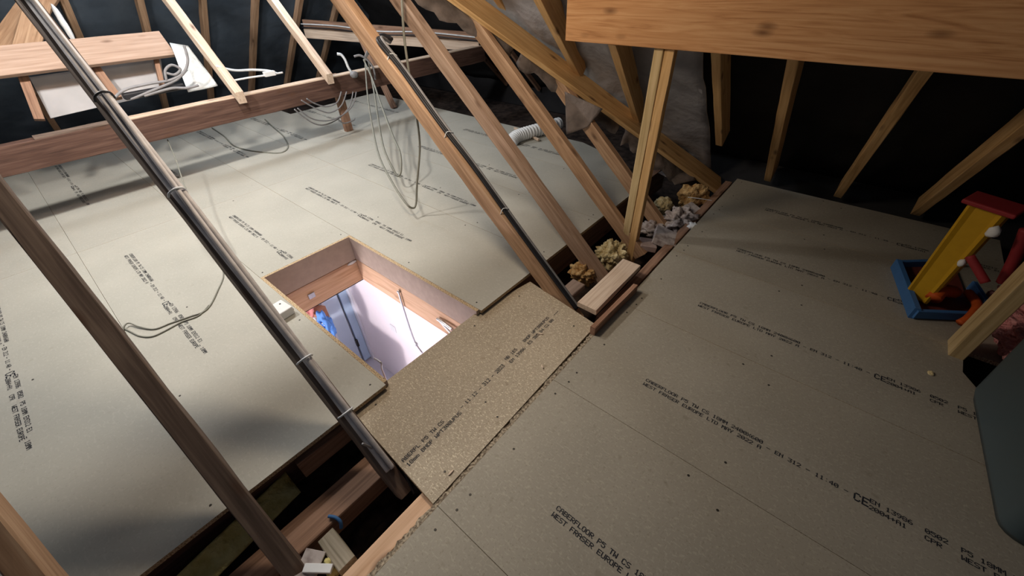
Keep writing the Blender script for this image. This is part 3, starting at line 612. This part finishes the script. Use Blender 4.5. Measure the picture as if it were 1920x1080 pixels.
# floor cables
z = ZL + .004
cable('floor_wire', [[ax(314, 262, 1, 4.0), ax(330, 300, 1, 3.6), ax(345, 345, 1, 3.2), ax(368, 395, 1, 2.8), ax(392, 430, 1, 2.6), fl(405, 470, .05), fl(419, 512, z), fl(408, 545, z), fl(388, 580, z), fl(355, 594, z), fl(320, 606, z), fl(290, 617, z), fl(262, 613, z + .004), fl(243, 606, z + .01), fl(234, 610, z + .012), fl(231, 620, z)],
      [fl(392, 572, z), fl(372, 592, z), fl(340, 604, z), fl(310, 620, z), fl(285, 631, z), fl(262, 630, z), fl(245, 622, z), fl(233, 616, z)]], .0035, CAB_F, 'thin dark wire trailing down from the purlin across the deck left of the hatch', 'wire', n=6)
cable('floor_wire', [fl(398, 240, z), fl(420, 255, z), fl(437, 272, z), fl(462, 281, z), (fl(500, 286, z)), fl(528, 286, z), fl(540, 275, z), fl(532, 256, z), fl(512, 238, z), fl(497, 224, z)], .007, CAB_F, 'curled grey cable lying on the far deck under the purlin', 'cable')
# socket box on deck
jb = box('junction_box', -.045, .045, -.05, .05, 0, .045, WHITE, .006, mw=Matrix.Translation(fl(528, 590, ZL)) @ Matrix.Rotation(.1, 4, 'Z'), label='white plastic junction box on the deck at the left edge of the hatch', cat='junction box')
cable('gland', [fl(543, 583, .05), fl(549, 580, .045)], .008, CAB_B, parent=jb)
for dx in (-.02, .02): box('lid_screw', -.004, .004, -.004, .004, .044, .047, STEEL, .001, parent=jb, mw=Matrix.Translation(fl(528, 590, ZL) + Vector((dx, .02, 0))))
# duct
P = catmull([fl(958, 268, .05), fl(966, 258, .075), fl(980, 252, .085), fl(1000, 246, .09), fl(1022, 240, .09), fl(1048, 232, .09)], 16)
bm = bmesh.new(); tube_bm(bm, P, .05, 20, rf=lambda i: .056 + .005 * (1 if i % 4 < 2 else -1))
tag(link('flexible_duct', mesh('flexible_duct', bm), WHITE, None, None, True), 'white ribbed flexible duct on the far deck behind the orange rafter', 'duct')
timber('batten', fl(965, 240, .05), fl(1010, 262, .05), .02, .02, W_PALE, 'small pale lath beside the mouth of the white duct', 'batten')
lump('paper_scrap', fl(952, 283, .035), (.03, .02, .008), WHITE, 5, 'white paper scrap on the far deck below the duct', 'paper', sub=2)

# ================================================================ new roof slope on the right
NP = math.tan(math.radians(42)); XN = 3.41
def npt(x, y, off=0): return Vector((x, y, (XN - x) * NP + off))
nn = Vector((NP, 0, 1)).normalized()
def spx(x, y):                                # a point of the old roof slope
    w = ray(x, y); t = (.885 * .79 + H) / (.885 * w.y - w.z); return Vector((w.x * t, w.y * t, H + w.z * t))
lay0 = spx(1346, 352); lay1 = spx(866, 0); lay1 = lay0 + (lay1 - lay0) * 1.22
LN = Vector((0, -SL, 1)).normalized()
timber('layboard', lay0 + LN * .016, lay1 + LN * .016, .19, .03, W_NEW, 'long yellow layboard running diagonally down to the near deck corner', 'layboard', up=LN)
def vpt(s): return lay0.lerp(lay1, s)
def nraf(name, x0, y0, x1, dy, label, w=.047, d=.12, z0=None):
    a = npt(x0, y0); b = npt(x1, y0 + dy)
    return timber(name, a + nn * d / 2, b + nn * d / 2, w, d, W_NEW, label, 'rafter', up=nn)
nl = ['new rafter nearest the right edge behind the toy', 'new rafter leaning right in the black bay, second from the right', 'new rafter in the middle of the black bay', 'new rafter landing on the foot of the layboard', 'new jack rafter behind the doubled post', 'new jack rafter left of the big beam end', 'new jack rafter at the top centre', 'new jack rafter highest up the layboard']
nraf('new_rafter', XN, -.51, 1.6, -.03, nl[0])
nraf('new_rafter', XN, -.085, 1.6, -.06, nl[1])
nraf('new_rafter', XN, .365, 1.6, -.05, nl[2])
nraf('new_rafter', 3.08, .70, 1.6, -.06, nl[3])
def jack(bx, by, tx, ty, lb, xe):
    P = spx(bx, by); Q = ax(tx, ty, 1, P.y - .12); d = Q - P; E_ = P + d * ((P.x - xe) / (P.x - Q.x))
    up = Vector((-d.z, 0, d.x)).normalized(); up = up if up.z > 0 else -up
    return timber('jack_rafter', P + up * .055, E_ + up * .055, .047, .12, W_NEW, lb, 'rafter', up=up)
jack(1195, 232, 1150, 90, nl[4], 2.12); jack(1085, 146, 1008, 0, nl[5], 1.7); jack(948, 24, 900, -45, nl[6], 1.3)
# lining sheets
def nsheet(y0, y1, xa, xb, m, name='ceiling', off=.135, seed=0):
    return sheet(name, [npt(xa, y0) + nn * off, npt(xa, y1) + nn * off, npt(xb, y1) + nn * off, npt(xb, y0) + nn * off], m, .006, sub=26, amp=.05, seed=seed, kind='structure')
nsheet(-2.4, 1.05, 3.6, 1.3, LINING_B, off=.19)  # unlit part of the lining, its shade put into the near-black colour
bm = bmesh.new()
P = [npt(3.45, .9) + nn * .135, npt(1.3, .9) + nn * .135, npt(1.0, 3.4) + nn * .135, npt(1.75, 2.55) + nn * .135, npt(2.35, 1.75) + nn * .135]
sheet('ceiling', [lay0 + Vector((.10, .10, .06)), lay1 + Vector((.12, .16, .06)), npt(.9, lay1.y) + nn * .13, npt(.9, .72) + nn * .13], MEMB, .006, sub=30, amp=.05, seed=4, kind='structure')  # lit part of the same lining, coloured paler where the lamp reaches
bm.free()
sheet('wall_right_eaves', [(3.42, -2.4, -.3), (3.42, .85, -.3), (3.6, .85, .06), (3.6, -2.4, .06)], LINING_B, .02, kind='structure')
sheet('wall_near_gable', [(1.0, -2.3, -.3), (3.8, -2.3, -.3), (3.8, -2.3, 2.6), (1.0, -2.3, 2.6)], LINING_B, .02, kind='structure')
# torn felt of the old slope along the layboard
def strip(s0, s1, wid, seed, label):
    A = vpt(s0); B = vpt(s1); side = LN.cross((lay1 - lay0).normalized()).normalized()
    if side.x > 0: side = -side
    bm = bmesh.new(); n = 26; rows = []
    rnd = random.Random(seed)
    for i in range(n + 1):
        p = A.lerp(B, i / n); w = wid * (.65 + .7 * noise.noise(Vector((i * .35, seed, 0))) + .15 * rnd.random())
        rows.append([p - LN * .03 + side * (.02 + w * j / 4) - LN * (.02 * j * j / 8) + LN * .03 * noise.noise(Vector((i * .4, j * .6, seed))) for j in range(5)])
    vs = [[bm.verts.new(p) for p in r] for r in rows]
    for i in range(n):
        for j in range(4): bm.faces.new((vs[i][j], vs[i + 1][j], vs[i + 1][j + 1], vs[i][j + 1]))
    me = mesh('torn_felt', bm); o = tag(link('torn_felt', me, FELT_R, None, None, True), label, 'roofing felt')
    md = o.modifiers.new('thick', 'SOLIDIFY'); md.thickness = .003
strip(.68, 1.1, .17, 3, 'ragged grey felt hanging under the top of the layboard')
strip(.36, .66, .11, 8, 'ragged dark felt edge under the middle of the layboard')
strip(.05, .34, .2, 12, 'loose grey felt under the lower end of the layboard')
sheet('felt_flap', [ax(1058, 172, 0, 2.36), ax(1130, 205, 0, 2.46), ax(1102, 238, 0, 2.40), ax(1063, 250, 0, 2.36)], FELT_R, .003, sub=12, amp=.06, seed=3, label='pointed grey felt flap hanging over the short orange rafter', cat='roofing felt')

# beam and posts
BX = 2.03
e0 = ax(1060, 75, 0, BX); e1 = ax(1920, 152, 0, BX); et = ax(1900, 2, 0, BX)
zb = (e0.z + e1.z) / 2; zt = 1.225
timber('beam', (BX + .03, e0.y, (zb + zt) / 2), (BX + .03, -2.2, (zb + zt) / 2), .06, zt - zb, W_BEAM, 'massive orange pine beam across the top right', 'beam', wob=.0006)
ps = empty('doubled_post', (2.10, .80, -.30), 'upright doubled pine post under the left part of the big beam', 'post')
for k, (dx, m_) in enumerate(((0, W_POST), (1, W_NEW))):
    timber('stud', (2.085 + .0 * dx, .845 - .05 * dx, -.30), (2.085, .845 - .05 * dx, zb), .046, .045, m_, parent=ps, up=(1, 0, 0), wob=.0008)
box('packer', 2.02, 2.16, .74, .90, -.31, -.295, W_DARK, .002, parent=ps)
timber('post', (2.075, -.695, 0), (2.075, -.695, zb), .05, .11, W_POST, 'wide yellowish post at the right edge in front of the pink insulation', 'post', up=(1, 0, 0), wob=.0008)

# ================================================================ toy, insulation, box
tb = Vector((2.26, -.47, 0)); toy = empty('toy_playset', tb, 'colourful plastic toy with a tall yellow tower and blue base', 'toy')
def tl(name, P, r, m): return cable(name, [Vector(p) for p in P], r, m, parent=toy)
b0, b1, b2, b3 = fl(1680, 495, .03), fl(1715, 588, .03), fl(1800, 605, .03), fl(1790, 500, .03)
def bar(name, a, b, w, h, m): return timber(name, a, b, w, h, m, parent=toy, wob=0)
bar('base_rim', b0, b1, .025, .06, BLU); bar('base_rim', b1, b2 + Vector((.1, -.06, 0)), .02, .045, BLU); bar('base_rim', b0, b3 + Vector((.05, 0, 0)), .02, .04, BLU)
bar('base_rim', fl(1822, 535, .05), fl(1845, 570, .05), .02, .05, BLU)
slab('base_tray', [tuple(b0.xy), tuple(b1.xy), tuple((b2 + Vector((.1, -.06, 0))).xy), tuple((b3 + Vector((.1, 0, 0))).xy)], .004, .014, pl('dark_red_plastic', (.16, .04, .03)), BLU, parent=toy)
t0 = fl(1722, 556, .03); t1 = ax(1862, 385, 0, t0.x - .03)
bm = bmesh.new()
fmT, LT = frame(t0, t1, (-1, .4, 0))
sec = [(-.055, -.035), (-.055, .03), (-.045, .04), (-.03, .03), (.03, .03), (.045, .04), (.055, .03), (.055, -.035)]
rg = []
for i in range(9):
    t = i / 8; k = .85 + .25 * t; rg.append([bm.verts.new((LT * t, y * k, zz * k)) for y, zz in sec])
for i in range(8):
    for j in range(8): bm.faces.new((rg[i][j], rg[i][(j + 1) % 8], rg[i + 1][(j + 1) % 8], rg[i + 1][j]))
bm.faces.new(rg[0]); bm.faces.new(rg[-1][::-1])
link('tower', mesh('tower', bm), YEL, toy, fmT)
fm2 = fmT.copy(); fm2.translation = t1
bm = bmesh.new(); box_bm(bm, -.005, .014, -.085, .08, -.06, .06, .006); link('tower_cap', mesh('tower_cap', bm), RED, toy, fm2)
tl('red_strut', [ax(1818, 480, 0, 2.2), ax(1848, 530, 0, 2.15)], .016, RED)
tl('red_rail', [ax(1925, 430, 0, 2.3), ax(1905, 480, 0, 2.3), ax(1880, 530, 0, 2.3)], .02, RED)
tl('orange_ramp', [fl(1788, 548, .05), fl(1765, 545, .09), fl(1750, 560, .07)], .03, ORA)
tl('orange_loop', [fl(1815, 548, .06), fl(1832, 572, .06), fl(1818, 595, .05), fl(1800, 606, .03)], .018, ORA)
lump('white_figure', ax(1862, 435, 0, 2.25), (.02, .02, .025), WHITE, 5, parent=toy, sub=2)
lump('white_knob', ax(1803, 493, 0, 2.2), (.012, .012, .016), WHITE, 6, parent=toy, sub=2)
# pink roll
bm = bmesh.new()
pa, pb = fl(1818, 690, .04), fl(1960, 560, .10); 
pc = Vector(((pa.x + pb.x) / 2 + .02, (pa.y + pb.y) / 2 - .05, .12))
lump('insulation_roll', Vector((2.24, -.93, .07)), (.36, .13, .10), INS_P, 41, 'fluffy pink insulation roll behind the wide yellowish post', 'insulation', rough=.3, sub=5, freq=4, rz=.1)
# translucent storage box
def bin_mesh(L, W, Hh, t=.003, r=.05):
    bm = bmesh.new(); rings = []
    for (z_, k, ins) in ((0, .90, 0), (.03, .94, 0), (Hh, 1.0, 0), (Hh + .002, 1.03, 0), (Hh + .018, 1.03, 0), (Hh + .018, 1.0, 1), (Hh, .985, 1), (.03, .93, 1), (.006, .88, 1)):
        ring = []; l, w = L / 2 * k, W / 2 * k
        for cx, cy, a0 in ((l - r, w - r, 0), (-l + r, w - r, 90), (-l + r, -w + r, 180), (l - r, -w + r, 270)):
            for q_ in range(5):
                an = math.radians(a0 + 90 * q_ / 4); ring.append(bm.verts.new((cx + r * math.cos(an), cy + r * math.sin(an), z_)))
        rings.append(ring)
    n = len(rings[0])
    for a_, b_ in zip(rings, rings[1:]):
        for j in range(n): bm.faces.new((a_[j], a_[(j + 1) % n], b_[(j + 1) % n], b_[j]))
    bm.faces.new(rings[0][::-1]); bm.faces.new(rings[-1])
    return mesh('bin', bm)
sb = empty('storage_box', (1.55, -.965, 0), 'translucent blue-grey plastic storage box at the lower right edge', 'storage box', rz=.07)
link('tub', bin_mesh(.68, .46, .40), BIN, sb, parent_world(sb) @ Matrix.Translation((0, 0, .002)), True)
lump('packed_cloth', (1.55, -.98, .17), (.27, .16, .14), BINC, 3, 'dark green cloth packed inside the translucent box', 'cloth', rough=.15)
print('objects', len(C.objects))
